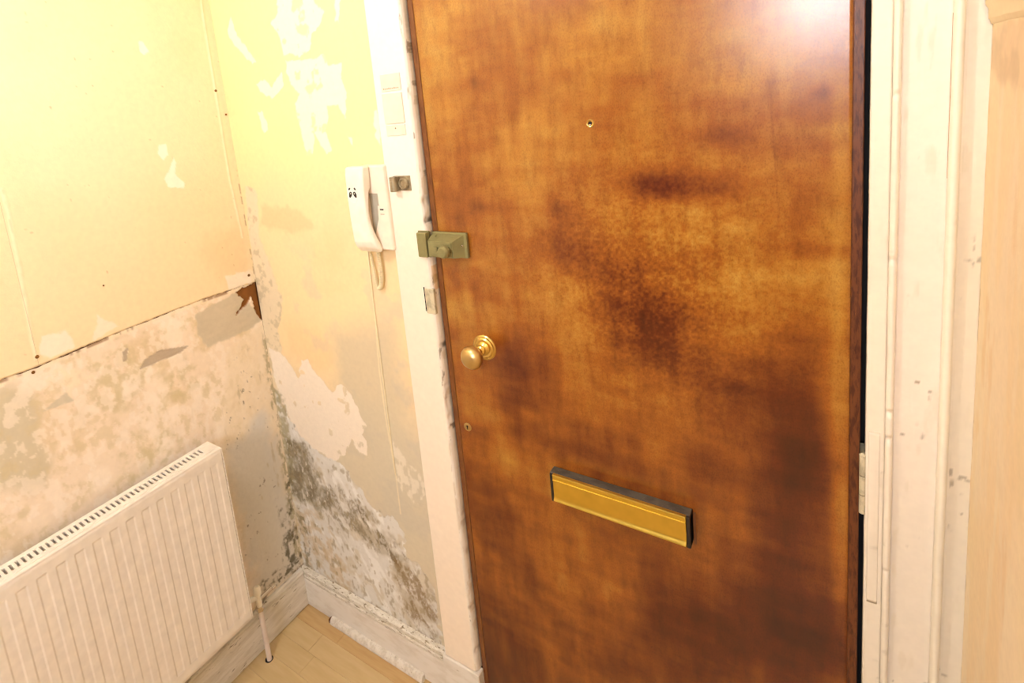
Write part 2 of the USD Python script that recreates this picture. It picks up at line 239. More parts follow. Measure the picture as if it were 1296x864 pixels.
flecked('latch_green', lin(142, 136, 92), lin(136, 129, 87), lin(126, 118, 80), scale=(60, 60, 60), lo3=.66, hi3=.7, rough=.42, bump=.15, bscale=250, metallic=.25)
flecked('latch_bronze', lin(168, 156, 130), lin(150, 136, 110), lin(184, 172, 146), scale=(50, 50, 50), rough=.4, bump=.15, metallic=.5)
plain('brass', lin(222, 190, 112), .24, metallic=1.0)
plain('brass_satin', lin(214, 186, 128), .33, metallic=1.0)
plain('brass_flap', lin(222, 192, 88), .36, metallic=1.0)
flecked('grey_plastic', lin(92, 86, 76), lin(74, 69, 62), lin(124, 116, 102), scale=(40, 60, 60), lo3=.62, hi3=.7, rough=.5)
plain('dark_plastic', lin(34, 28, 22), .5)
plain('hole_black', lin(10, 8, 7), .8)
plain('chrome', lin(215, 208, 200), .15, metallic=1.0)
plain('screw_steel', lin(205, 195, 175), .3, metallic=.9)
plain('rusty_screw', lin(132, 92, 44), .6, metallic=.4)
plain('white_plastic', lin(244, 238, 226), .4)
plain('pipe_paint', lin(222, 208, 198), .4)
plain('sensor_plastic', lin(240, 220, 202), .5)
plain('sensor_line', lin(190, 150, 118), .6)
flecked('hinge_paint', lin(206, 194, 164), lin(170, 160, 136), lin(110, 98, 78), scale=(80, 80, 40), rough=.5)
plain('dark_rebate', lin(22, 17, 14), .8)
plain('lamp_cord', lin(225, 220, 208), .5)
def glow(name, color, strength):
    mat(name, {'e': ('emission', {'color': color, 'strength': strength})}, [], surface='e.emission')
glow('bulb_glow', LAMP_COLOR, LAMP_STRENGTH)
glow('window_glow', HALL_COLOR, HALL_STRENGTH)

# ------------------------------------------------------------------ the setting: left wall (plane x = 0; u = -y)
LP = DATA['L']
seam = np.array(LP['seam'])
W_PALE = lin(246, 232, 208)
def left_upper_color(u, z):
    c = np.tile(lin(248, 225, 186), (len(u), 1))
    c = mixc(c, lin(250, 231, 194), ss(fb(u, z, 2.2, 3), .45, .7))
    c = mixc(c, lin(247, 215, 172), .6 * ss(fb(u, z, 3.1, 8, 5, 1, .6), .55, .75))
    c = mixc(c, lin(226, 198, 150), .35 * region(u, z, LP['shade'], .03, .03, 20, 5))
    for n, k in (('p1', .75), ('p2', .65), ('p3', .8)):
        c = mixc(c, lin(250, 238, 224), k * region(u, z, LP[n], .0025, .010, 60, 4))
    for n in ('w1', 'w2', 'w3'):
        c = mixc(c, lin(255, 248, 232), region(u, z, LP[n], .0015, .002, 120, 6))
    d = linedist(u, z, LP['joint'])
    c = mixc(c, lin(252, 236, 204), .8 * (1 - ss(d + .004 * (fb(u, z, 70, 2) - .5), .002, .006)))
    c = mixc(c, lin(205, 170, 120), .3 * (1 - ss(d, .0005, .0018)) * ss(fb(u, z, 40, 9), .45, .6))
    d = linedist(u, z, LP['strip'])
    c = mixc(c, lin(255, 240, 212), .8 * (1 - ss(d + .003 * (fb(u, z, 80, 12) - .5), .0015, .004)))
    # bare paper beside the corner
    c = mixc(c, lin(244, 226, 190), .5 * (1 - ss(u + .012 * (fb(u, z, 40, 14) - .5), .012, .024)))
    c = mixc(c, lin(150, 122, 84), .7 * (1 - ss(np.abs(u - .002), .0005, .003)) * ss(fb(u, z, 60, 15), .5, .6) * (1 - ss(z, 1.45, 1.6)))
    spk = ss(fb(u, z, 110, 21, 2), .80, .86)
    return mixc(c, lin(180, 140, 90), .5 * spk)

def left_lower_color(u, z):
    c = np.tile(lin(242, 225, 204), (len(u), 1))
    n1 = fb(u, z, 9, 31, 6); n2 = fb(u, z, 22, 32, 5)
    c = mixc(c, lin(224, 204, 170), .75 * ss(n1 + .35 * (n2 - .5), .52, .66))
    c = mixc(c, lin(248, 234, 216), .8 * ss(fb(u, z, 12, 35, 6, 1, .8), .55, .66))
    for n, s in (('bl1', 51), ('bl2', 52), ('bl3', 53)):
        c = mixc(c, lin(208, 194, 152), .62 * region(u, z, LP[n], .02, .05, 35, s) * ss(fb(u, z, 55, s + 5, 5), .38, .58))
    c = mixc(c, lin(206, 196, 170), .85 * region(u, z, LP['grey'], .02, .03, 14, 36))
    c = mixc(c, lin(248, 232, 205), .7 * region(u, z, LP['cl1'], .008, .03, 40, 37) * ss(fb(u, z, 40, 38), .4, .6))
    fine = fb(u, z, 38, 90, 6, 1.2, .8)
    c = mixc(c, lin(250, 238, 224), .5 * ss(fine, .53, .57))
    c = mixc(c, lin(214, 198, 156), .45 * (1 - ss(fine, .42, .46)) * ss(n2, .44, .54))
    post = region(u, z, LP['post'], .012, .012, 25, 39)
    c = mixc(c, lin(236, 220, 192), .55 * post)
    cool = region(u, z, LP['cool'], .035, .03, 18, 40)
    c = mixc(c, lin(214, 210, 204), .9 * cool)
    # scraped streaks and specks
    st = ss(fb(u, z, 30, 41, 4, 2.6, .55), .64, .72)
    c = mixc(c, lin(188, 172, 136), .55 * st * (post * .8 + .2))
    sp = ss(fb(u, z, 120, 42, 3, 1, .7), .68, .76) * ss(fb(u, z, 14, 43, 3), .45, .6)
    c = mixc(c, lin(92, 76, 44), .8 * sp * np.clip(post + cool, 0, 1))
    fil = region(u, z, LP['filler'], .004, .006, 60, 44)
    c = mixc(c, lin(206, 194, 172) * (1 + .12 * (fb(u, z, 30, 45, 4, 1, 3)[:, None] - .5)), .95 * fil)
    hole = region(u, z, LP['hole'], .0012, .006, 90, 46)
    c = mixc(c, lin(134, 86, 40) * (.7 + .6 * fb(u, z, 60, 47)[:, None]), hole)
    for n in ('sc1', 'sc2'):
        m = region(u, z, LP[n], .0012, .002, 120, 48)
        c = mixc(c, lin(186, 170, 150) * (.85 + .3 * fb(u, z, 60, 49, 4, .5, 3)[:, None]), .95 * m)
    c = mixc(c, lin(206, 196, 174), .8 * region(u, z, LP['sc3'], .002, .003, 90, 50))
    # white paper edge under the seam
    top = np.interp(u, seam[::-1, 0], seam[::-1, 1]) - z
    c = mixc(c, lin(250, 234, 208), .6 * (1 - ss(top + .012 * (fb(u, z, 60, 55) - .5), .006, .014)) * (1 - hole) * (1 - fil))
    br = (1 - ss(top, .004, .010)) * ss(fb(u, u * 0, 30, 95, 4), .50, .58)
    c = mixc(c, lin(150, 112, 76), .8 * br)
    # mould
    m3 = region(u, z, LP['md3'], .006, .012, 80, 56, 1, .5)
    c = mixc(c, lin(150, 140, 96), .6 * m3 * ss(fb(u, z, 90, 57, 4, 1.6, .7), .44, .56))
    m1 = region(u, z, LP['md1'], .012, .03, 60, 58) * ss(fb(u, z, 55, 59, 6, 1.2, .8), .46, .60)
    m2 = region(u, z, LP['md2'], .014, .02, 60, 60) * ss(fb(u, z, 60, 61, 6, .9, 1.), .46, .58)
    c = mixc(c, lin(88, 80, 54), .85 * np.clip(m1 + m2, 0, 1))
    return c, np.clip(hole * 1.0, 0, 1)

wl = thing('wall_left', 'left wall of scraped cream boards with a cracked seam and bare patches', 'wall', 'structure')
def seam_z(u): return np.interp(u, seam[::-1, 0], seam[::-1, 1])
# upper boards: 6 mm proud sheets with a ragged lower edge
for k, (u0, u1, step) in enumerate([(0.0, .592, .003), (.5923, .90, .004)]):
    us = axis([(u0, u1, step)] + ([(u1, 1.5, .01), (1.5, 3.0, .1)] if k else []))
    vs = axis([(0, .02, .0015), (.02, .92, .0035), (.92, CEIL - 1.1445, .1)])
    def place(U, V, pr=.0045):
        rag = .0060 * (fb(U, U * 0, 24, 71, 5) - .5) + .005 * (fb(U, U * 0, 110, 72, 3) - .5)
        z = seam_z(U) + .001 + V + rag * (1 - ss(V, 0, .02))
        z = np.minimum(z, CEIL)
        x = .0030 + .0012 * (fb(U, z, 6, 73) - .5) - .0022 * (1 - ss(V, 0, .004)) + .0018 * (fb(U, z, 30, 75) - .5) * (1 - ss(V, 0, .03))
        x = x + .0016 * (1 - ss(linedist(U, z, LP['strip']), .001, .004)) + .001 * (1 - ss(linedist(U, z, LP['joint']), .001, .005))
        return np.column_stack([x, -U, z])
    m = sheet(us, vs, place)
    col = left_upper_color(-m.vertices[:, 1], m.vertices[:, 2])
    # give the sheet its lower return edge
    nb = len(us); low = m.vertices[np.arange(nb) * len(vs)]; back = low.copy(); back[:, 0] = -.008
    V2 = np.vstack([low, back]); f2 = np.array([(i, i + nb, i + 1) for i in range(nb - 1)] + [(i + 1, i + nb, i + nb + 1) for i in range(nb - 1)])
    mm = trimesh.util.concatenate([m, trimesh.Trimesh(V2, f2, process=False)])
    part(wl, 'panel', mm, 'wall_paint', color=np.vstack([col, np.tile(lin(150, 104, 62), (len(V2), 1))]))
us = axis([(0, .86, .003), (.86, 1.5, .008), (1.5, 3.0, .1)]); vs = axis([(0, .10, .05), (.10, .93, .003), (.93, 1.0, .002)])
def place(U, V):
    rag = .0040 * (fb(U, U * 0, 31, 77, 5) - .5) + .003 * (fb(U, U * 0, 100, 78, 3) - .5)
    z = V * (seam_z(U) - .0002 + rag * 1.5)
    c, hole = left_lower_color(U, z)
    x = .0018 * (fb(U, z, 9, 79, 5) - .5) + .0010 * (fb(U, z, 40, 80, 4) - .5) - .005 * hole
    x -= .0012 * region(U, z, LP['sc1'], .001) + .0006 * region(U, z, LP['filler'], .003, .004, 60, 44)
    return np.column_stack([x, -U, z])
m = sheet(us, vs, place)
part(wl, 'panel', m, 'wall_paint', color=left_lower_color(-m.vertices[:, 1], m.vertices[:, 2])[0])
part(wl, 'backing_board', box(-.03, -.0088, -3.0, .0, 0, CEIL), 'batten_brown')
for (u, z), r in zip(LP['scr'], (.0042, .0038, .002, .0042, .004, .003)):
    x = .0045 if z > seam_z(u) else .0005
    part(wl, 'screw_head', lathe([(0, -.001), (r, -.001), (r * .9, .0009), (r * .3, .0014), (0, .0014)], (x, -u, z), (1, 0, 0), 14), 'rusty_screw')

# ------------------------------------------------------------------ back wall (plane y = 0; u = x)
BP = DATA['B']
def streak(u, z, s, seed, lo, hi, along=5.0):
    """streaky noise, streaks running from upper left to lower right"""
    a = u * .86 + z * .5; b = -u * .5 + z * .86
    return ss(fb(a, b, s, seed, 5, 1.0, 1.0 / along * 2), lo, hi)
def back_color(u, z):
    c = np.tile(lin(247, 220, 174), (len(u), 1))
    c = mixc(c, lin(252, 230, 172), .9 * ss(z + .25 * (fb(u, z, 5, 101) - .5), 1.35, 1.62))
    c = mixc(c, lin(242, 206, 156), .5 * ss(fb(u, z, 6, 102, 5), .52, .7) * (1 - ss(z, 1.4, 1.55)))
    c = mixc(c, lin(212, 198, 170), .85 * region(u, z, BP['damp1'], .06, .05, 12, 103))  # falling light put into the wall colour as a soft grey tint
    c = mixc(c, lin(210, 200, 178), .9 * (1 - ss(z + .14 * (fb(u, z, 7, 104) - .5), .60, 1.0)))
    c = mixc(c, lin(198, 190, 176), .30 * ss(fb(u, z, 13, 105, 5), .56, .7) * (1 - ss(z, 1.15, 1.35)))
    c = mixc(c, lin(222, 186, 140), .4 * region(u, z, BP['damp2'], .012, .02, 40, 106))
    relief = np.zeros(len(u))
    for i in range(1, 9):
        m = region(u, z, BP[f'w{i}'], .0016, .007, 70, 110 + i)
        if i in (1, 2): m = m * (1 - .85 * ss(fb(u, z, 28, 130 + i, 5), .60, .66))
        c = mixc(c, lin(255, 246, 218), .92 * m); relief -= .0006 * m
    stp = region(u, z, BP['strip'], .003, .012, 55, 121)
    c = mixc(c, lin(228, 214, 188), .75 * stp); relief -= .0006 * stp
    c = mixc(c, lin(188, 172, 136), .5 * stp * ss(fb(u, z, 45, 122, 5), .54, .64))
    p1 = region(u, z, BP['pl1'], .0018, .010, 60, 123); p1 = p1 * (1 - .8 * ss(fb(u, z, 34, 124, 5), .66, .70))
    p2 = region(u, z, BP['pl2'], .0022, .016, 50, 125)
    p3 = region(u, z, BP['pl3'], .004, .02, 60, 126) * ss(fb(u, z, 60, 127, 5, 1.4, .7), .44, .56)
    bare = np.clip(p1 + p2, 0, 1)
    c = mixc(c, lin(242, 230, 214), .95 * p1)
    c = mixc(c, lin(224, 221, 215), .95 * p2)
    c = mixc(c, lin(236, 226, 208), .7 * p3)
    relief -= .0008 * bare
    # blotchy plaster
    c = mixc(c, lin(206, 194, 170), .6 * p2 * ss(fb(u, z, 26, 128, 6), .50, .62))
    c = mixc(c, lin(240, 238, 234), .8 * p2 * streak(u, z, 40, 129, .54, .62))
    c = mixc(c, lin(196, 166, 112), .55 * region(u, z, BP['m6'], .02, .03, 30, 130) * ss(fb(u, z, 40, 131, 5), .38, .6))
    # mould
    f1 = ss(fb(u, z, 40, 132, 6, 1.2, .7), .22, .60)
    k1 = region(u, z, BP['m1'], .008, .020, 55, 133) * (f1 * .6 + .4 * ss(fb(u, z, 90, 161, 4), .35, .55))
    crisp = ss(fb(u, z, 110, 160, 4, 1.3, .8), .36, .56) * .75 + .25
    k2 = region(u, z, BP['m2'], .014, .035, 45, 134) * streak(u, z, 48, 135, .42, .58) * crisp
    k4 = region(u, z, BP['m4'], .012, .03, 45, 136) * streak(u, z, 55, 137, .47, .60) * crisp
    k5 = region(u, z, BP['m5'], .014, .03, 45, 138) * streak(u, z, 42, 139, .44, .58) * crisp
    k3 = region(u, z, BP['m3'], .006, .010, 60, 140) * ss(fb(u, z, 60, 141, 5), .30, .55)
    soft = np.clip(region(u, z, BP['m1'], .02, .03, 30, 233) * .9 + region(u, z, BP['m2'], .03, .05, 30, 234) * .8 + region(u, z, BP['m4'], .03, .04, 30, 235) * .5 + region(u, z, BP['m5'], .03, .04, 30, 236) * .7, 0, 1)
    c = mixc(c, lin(172, 160, 136), .75 * soft * ss(fb(u, z, 32, 237, 6), .30, .58))
    c = mixc(c, lin(160, 150, 116), .8 * k3)
    c = mixc(c, lin(124, 112, 86) * (.8 + .4 * fb(u, z, 70, 142)[:, None]), .9 * k1)
    c = mixc(c, lin(122, 108, 82), .88 * k2)
    c = mixc(c, lin(136, 122, 96), .75 * k4)
    c = mixc(c, lin(140, 116, 78), .8 * k5)
    c = mixc(c, lin(128, 108, 72), .75 * region(u, z, BP['m7'], .006, .012, 60, 143) * ss(fb(u, z, 70, 144, 5), .40, .54))
    c = mixc(c, lin(120, 106, 66), .7 * region(u, z, BP['m8'], .006, .01, 60, 145) * ss(fb(u, z, 60, 146, 5), .46, .58))
    sp = p2 * ss(fb(u, z, 60, 147, 6, 1.4, .8), .58, .70)
    c = mixc(c, lin(160, 144, 112), .6 * sp)
    wf = np.clip(k1 + k2, 0, 1) * ss(fb(u, z, 75, 148, 4, 1.6, .6), .62, .68)
    c = mixc(c, lin(232, 226, 214), .85 * wf)
    c = mixc(c, lin(248, 232, 196), .5 * (1 - ss(linedist(u, z, BP['cable']), .001, .003)))
    relief += .0016 * p2 * (fb(u, z, 60, 149, 5) - .5) - .0006 * np.clip(k1 + k2 + k5, 0, 1)
    return c, relief
wb = thing('wall_back', 'cream wall beside the brown door with peeling paint and grey mould near the floor', 'wall', 'structure')
us = axis([(0, .612, .0025)]); vs = axis([(0, .12, .02), (.12, 1.95, .0026), (1.95, CEIL, .1)])
def place(U, V):
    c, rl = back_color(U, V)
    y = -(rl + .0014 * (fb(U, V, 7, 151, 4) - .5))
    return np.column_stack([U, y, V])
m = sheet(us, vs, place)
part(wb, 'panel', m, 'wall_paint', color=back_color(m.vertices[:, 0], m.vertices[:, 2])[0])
part(wb, 'lintel', box(.612, XR, .0, .10, 2.08, CEIL), 'ceiling_white')
part(wb, 'end_strip', box(1.60, XR + .02, .0, .10, 0, 2.08), 'ceiling_white')
part(wb, 'backing_board', box(-.03, .66, .004, .10, 0, CEIL), 'batten_brown')

# ------------------------------------------------------------------ right wall (plane x = XR; u = -y)
RP = DATA['R']
def right_color(u, z):
    c = np.tile(lin(249, 227, 190), (len(u), 1))
    c = mixc(c, lin(250, 233, 206), .7 * ss(fb(u, z, 9, 161, 5, 2.0, .5), .48, .62))
    c = mixc(c, lin(238, 206, 158), .45 * ss(fb(u, z, 16, 162, 5, 1.6, .6), .56, .68))
    c = mixc(c, lin(242, 214, 180), .8 * region(u, z, RP['pink'], .006, .012, 40, 163))
    c = mixc(c, lin(214, 190, 156), .45 * region(u, z, RP['pink'], .012, .012, 40, 163) * ss(fb(u, z, 18, 164), .5, .62))
    c = mixc(c, lin(252, 240, 214), .5 * region(u, z, RP['white'], .08, .05, 12, 165) * ss(fb(u, z, 14, 166, 5, 2.2, .35), .46, .6))
    c = mixc(c, lin(255, 250, 238), .5 * ss(z, 1.652, 1.655))
    d = np.abs(u - .0015)
    c = mixc(c, lin(150, 130, 96), .7 * (1 - ss(d, .001, .003)) * ss(fb(u * 0, z, 45, 167, 4), .56, .64) * (1 - ss(z, 1.45, 1.55)))
    c = mixc(c, lin(238, 190, 110), .5 * (1 - ss(u + .01 * (fb(u, z, 40, 169) - .5), .004, .010)) * ss(fb(u, z, 22, 168), .56, .66))
    return c
wr = thing('wall_right', 'cream right hand wall with patchy paint beside the door frame', 'wall', 'structure')
us = axis([(0, .24, .003), (.24, -YF, .2)]); vs = axis([(0, .8, .05), (.8, 1.85, .0035), (1.85, CEIL, .1)])
m = sheet(us, vs, lambda U, V: np.column_stack([XR - .0016 * (fb(U, V, 12, 171, 5) - .5), -U, V]), flip=True)
part(wr, 'panel', m, 'wall_paint', color=right_color(-m.vertices[:, 1], m.vertices[:, 2]))
t = thing('trim_3', 'painted picture rail along the right hand wall at the top corner', 'picture rail', 'structure')
pr = [(0, 1.652), (-.003, 1.6535), (-.0045, 1.659), (-.0055, 1.6595), (-.006, 1.672), (-.009, 1.678), (-.009, 1.690), (-.006, 1.696), (0, 1.6985)]
ys = np.linspace(-.004, YF + .02, 300)
V = np.vstack([np.column_stack([np.full(len(pr), 0) + XR + np.array(pr)[:, 0] + .001, np.full(len(pr), y), np.array(pr)[:, 1] + .0022 * (meshkit.fbm(np.array([[y * 30, 0, 0]]), 3)[0] - .5)]) for y in ys])
n = len(pr); Fc = []
for i in range(len(ys) - 1):
    for k in range(n - 1):
        a = i * n + k; Fc += [(a, a + n, a + n + 1), (a, a + n + 1, a + 1)]
rail = trimesh.Trimesh(V, Fc, process=False)
part(t, 'rail', rail, 'frame_paint', color=np.tile(lin(250, 228, 184), (len(V), 1)))

# ------------------------------------------------------------------ ceiling, end of the hall, window
part(thing('ceiling', 'plain white ceiling over the hall', 'ceiling', 'structure'), 'plaster', box(-.03, XR + .03, YF - .03, .1, CEIL, CEIL + .05), 'ceiling_white')
part(thing('wall_front', 'plain end wall of the hall behind the viewer', 'wall', 'structure'), 'plaster', box(-.03, XR + .03, YF - .1, YF, 0, CEIL), 'end_wall_paint')
part(wr, 'backing_board', box(XR + .004, XR + .06, YF, .1, 0, CEIL), 'batten_brown')
t = thing('window_1', 'frosted fanlight window high in the end wall of the hall', 'window', 'structure')
WX0, WX1, WZ0, WZ1 = 1.20, 1.60, 1.76, 2.36
part(t, 'frame', [box(WX0 - .05, WX1 + .03, YF, YF + .03, WZ0 - .05, WZ0), box(WX0 - .05, WX1 + .03, YF, YF + .03, WZ1, WZ1 + .05), box(WX0 - .05, WX0, YF, YF + .03, WZ0, WZ1), box(WX1, WX1 + .03, YF, YF + .03, WZ0, WZ1)], 'white_plastic')
part(t, 'pane', box(WX0, WX1, YF + .001, YF + .008, WZ0, WZ1), 'window_glow')

# ------------------------------------------------------------------ floor of laminate strips
fl = thing('floor', 'pale beech laminate floor in short staggered strips', 'floor', 'structure')
rng = random.Random(5)
part(fl, 'underlay', box(-.03, XR + .03, YF, .1, -.03, -.006), 'floor_gap')
y = -.004; row = 0
while y > -.62:
    y1 = y - .064; x = -.01 - rng.uniform(0, .3); row += 1
    while x < .72:
        x1 = x + rng.uniform(.28, .44)
        if x1 > 0.005:
            part(fl, 'plank', cham(max(x, 0.002), x1 - .0004, y1 + .0004, y, -.006, 0, .0003), f'laminate_{rng.choice([0, 0, 1, 1, 2, 2, 3])}', smooth=False)
        x = x1
    xe = x
    part(fl, 'plank', cham(xe, XR - .002, y1 + .0005, y, -.006, 0, .0005), f'laminate_{rng.choice([0, 1, 2])}', smooth=False)
    y = y1
part(fl, 'plank', cham(.002, XR - .002, YF + .002, y, -.006, 0, .0005), 'laminate_0', smooth=False)

# ------------------------------------------------------------------ skirting boards
def extrude_along(prof, a, b, plane, n=120, wob=.0006, seed=3):
    """profile (offset from wall, z) run along the wall from a to b; plane 'L' (offset = +x, run along -y) or 'B' (offset = -y, run along +x)"""
    prof = np.array(prof); ts = np.linspace(a, b, n); k = len(prof); V = []
    for s in ts:
        w = wob * 2 * (fb(np.full(k, s), prof[:, 1], 45, seed, 4) - .5)
        o = prof[:, 0] + w * (prof[:, 0] > .002); z = prof[:, 1] + w * .7 * (prof[:, 1] > .01)
        V.append(np.column_stack([o, np.full(k, -s), z]) if plane == 'L' else np.column_stack([np.full(k, s), -o, z]))
    V = np.vstack(V); Fc = []
    for i in range(n - 1):
        for j in range(k - 1):
            q = i * k + j; Fc += [(q, q + 1, q + k + 1), (q, q + k + 1, q + k)]
    for base in (0, (n - 1) * k): Fc += [(base, base + j, base + j + 1) for j in range(1, k - 1)]
    m = trimesh.Trimesh(V, Fc, process=False); trimesh.repair.fix_normals(m); return m
bl = thing('baseboard_left', 'weathered white skirting board under the radiator with grey scratches', 'skirting board', 'structure')
part(bl, 'board', extrude_along([(0, .003), (.0145, .003), (.0155, .006), (.0155, .112), (.0140, .117), (0, .117)], .0155, 2.9, 'L', 400), 'skirting_left')
part(bl, 'top_bead', extrude_along([(0, .117), (.0135, .117), (.0165, .121), (.0160, .126), (.012, .129), (.0115, .134), (.007, .138), (0, .1385)], .0155, 2.9, 'L', 400), 'skirting_left')
bb = thing('baseboard_back', 'cream skirting board left of the door with a worn beaded top', 'skirting board', 'structure')
part(bb, 'board', extrude_along([(0, .002), (.0145, .002), (.0155, .004), (.0155, .096), (.0140, .100), (0, .100)], .0, .603, 'B', 160), 'skirting_back')
part(bb, 'top_bead', extrude_along([(0, .100), (.0125, .100), (.0150, .104), (.0150, .112), (.0120, .115), (.0125, .122), (.0155, .126), (.0155, .132), (.0105, .137), (0, .1385)], .0, .603, 'B', 220, .0011), 'skirting_bead')
part(bb, 'floor_bead', extrude_along([(.0150, .0), (.0310, .0), (.0325, .004), (.0300, .014), (.0240, .020), (.0150, .021)], .137, .514, 'B', 140, .0014, 9), 'floor_bead', label='chipped white strip nailed along the foot of the board')
part(bb, 'dirt_plug', rbox(.128, .140, -.030, -.0145, .0, .016, .004), 'batten_brown')

# ------------------------------------------------------------------ door frame, left
XL, XRD = .7098, 1.510
def worn(u, z, seed): return fb(u, z, 55, seed, 4)
t1 = thing('trim_1', 'chipped cream door frame post left of the brown door', 'door frame', 'structure')
CHIPS = [(.7135, 1.79, .004, .075), (.7117, 1.412, .005, .012), (.7080, 1.366, .0045, .008), (.6926, 1.374, .0028, .010), (.7118, 1.31, .003, .006), (.7090, 1.06, .003, .007), (.7120, .958, .003, .006),
         (.7135, .915, .0055, .022), (.7125, .872, .004, .012), (.7120, .845, .004, .008), (.7105, .60, .003, .03), (.7105, .50, .002, .012), (.705, .34, .003, .006), (.7100, .205, .005, .01)]
def post_profile(z):
    n1 = 2 * (fb(np.array([z]), np.array([0.]), 26, 201, 3)[0] - .5); n2 = 2 * (fb(np.array([z]), np.array([5.]), 60, 203, 2)[0] - .5)
    bite = sum(d * math.exp(-((z - zz) / h) ** 2) for _, zz, d, h in CHIPS if d > .0026 and h < .03)
    e = .004 * n1 + .0015 * n2
    return [(.606, 0), (.606, -.018), (.608, -.020), (.640, -.0203), (.682, -.0203), (.6975, -.0200), (.7025 + e * .4, -.0190 - .0006 * n2), (.7068 + e * .6 - bite * .5, -.0155 + .001 * n2),
            (.7092 + e * .5 - bite, -.0095), (.7096 + e * .25 - bite * .6, -.003), (.7098, .02), (.7098, .06), (.64, .06), (.64, 0)]
_post = post_profile
def post_profile(z):
    q = _post(z); out = []
    for a, b in zip(q[:-1], q[1:]):
        n = max(1, int(math.hypot(b[0] - a[0], b[1] - a[1]) / .0016)) if a[0] > .69 and b[0] > .69 and a[1] < .001 else 1
        n = {5: 5, 6: 4, 7: 4, 8: 4}.get(q.index(a), 1)
        out += [(a[0] + (b[0] - a[0]) * i / n, a[1] + (b[1] - a[1]) * i / n) for i in range(n)]
    return out + [q[-1]]
zs = axis([(.1435, 2.0, .0025), (2.0, 2.08, .04)])
m = sweep_z(zs, post_profile); trimesh.repair.fix_normals(m)
x, y, z = m.vertices.T
c = np.tile(lin(246, 231, 213), (len(x), 1))
c = mixc(c, lin(252, 245, 234), .7 * ss(z, 1.25, 1.55))
edge = ss(x, .699, .7035) * (y < .005)
c = mixc(c, lin(240, 232, 220), .8 * edge)
c = mixc(c, lin(206, 186, 158), .5 * edge * ss(fb(x * 2, z, 40, 205, 5, 1.5, .5), .60, .66))
c = mixc(c, lin(120, 92, 62), .7 * edge * ss(fb(x * 2, z, 70, 206, 5, 2, .5), .68, .72))
for cx, cz, d, h in CHIPS:
    low = cz < .7
    c = mixc(c, lin(150, 120, 86) if low else lin(66, 50, 34), (.5 if low else .95) * np.exp(-(((x - cx) / (d * .9)) ** 2 + ((z - cz) / h) ** 2) ** 1.5) * (y < .0) * ss(fb(x * 2, z, 70, 207), .25, .45))
c = mixc(c, lin(226, 186, 128), .7 * (np.abs(z - 1.23) < .03) * ss(x, .706, .709) * (y < .005))
c = mixc(c, lin(60, 40, 26), ss(y, .004, .012))
part(t1, 'post', m, 'frame_paint', color=c)
# front face is one wide quad strip: give it its own grain sheet so that marks can sit on it
part(t1, 'plinth_block', cham(.600, .7165, -.026, 0, .0, .1435, .002), 'skirting_back')
part(t1, 'repair_piece', [rbox(.684, .7105, -.0216, -.012, 1.142, 1.204, .002)], 'hinge_paint', label='old filled latch patch')
part(t1, 'repair_groove', box(.6815, .684, -.0206, -.0200, 1.147, 1.207), 'dark_rebate')
k = part(t1, 'latch_keep', trimesh.util.concatenate([rbox(.6885, .7155, -.034, -.012, 1.2845, 1.3425, .0025), rbox(.686, .716, -.0225, -.018, 1.2825, 1.3445, .001)]), 'latch_green', label='olive green box keep of the night latch')
# bronze bracket
kb = part(t1, 'old_keep', trimesh.util.concatenate([rbox(.634, .681, -.024, -.0195, 1.439, 1.4735, .001), cyl((.643, -.036, 1.4395), (.643, -.036, 1.473), .0095, 20), rbox(.634, .652, -.036, -.02, 1.4395, 1.473, .002)]), 'latch_bronze', label='small bronze metal keep on the frame')
part(kb, 'boss', lathe([(0, 0), (.0135, 0), (.0135, .006), (.0115, .009), (.0085, .009), (.0075, .007), (0, .007)], (.6655, -.0235, 1.456), (0, -1, 0)), 'latch_bronze')
part(kb, 'screw_head', lathe([(0, 0), (.0032, 0), (.0028, .0012), (0, .0016)], (.6425, -.0452, 1.462), (0, -1, 0), 12), 'screw_steel')
# contact sensor
sb = part(t1, 'contact_sensor', rbox(.6285, .686, -.0222, -.0195, 1.667, 1.7050, .0007), 'sensor_plastic', label='flat pinkish plate with a row of tiny print')
for i in range(9):
    part(sb, 'print_mark', box(.634 + i * .0052, .6375 + i * .0052, -.02245, -.0221, 1.6715, 1.6715 + (.0022 if i % 3 else .003)), 'sensor_line')
part(sb, 'cover', rbox(.6280, .6855, -.0232, -.0195, 1.594, 1.662, .0007), 'sensor_plastic')
lowp = part(sb, 'cover', rbox(.6290, .6848, -.0226, -.0195, 1.5665, 1.5905, .0007), 'sensor_plastic')
part(sb, 'screw_head', lathe([(0, 0), (.0018, 0), (.0014, .0008), (0, .001)], (.657, -.0225, 1.583), (0, -1, 0), 10), 'rusty_screw')
# lining and stop behind the door edge
part(t1, 'door_stop', box(.64, .725, .048, .10, 0, 2.08), 'dark_rebate')

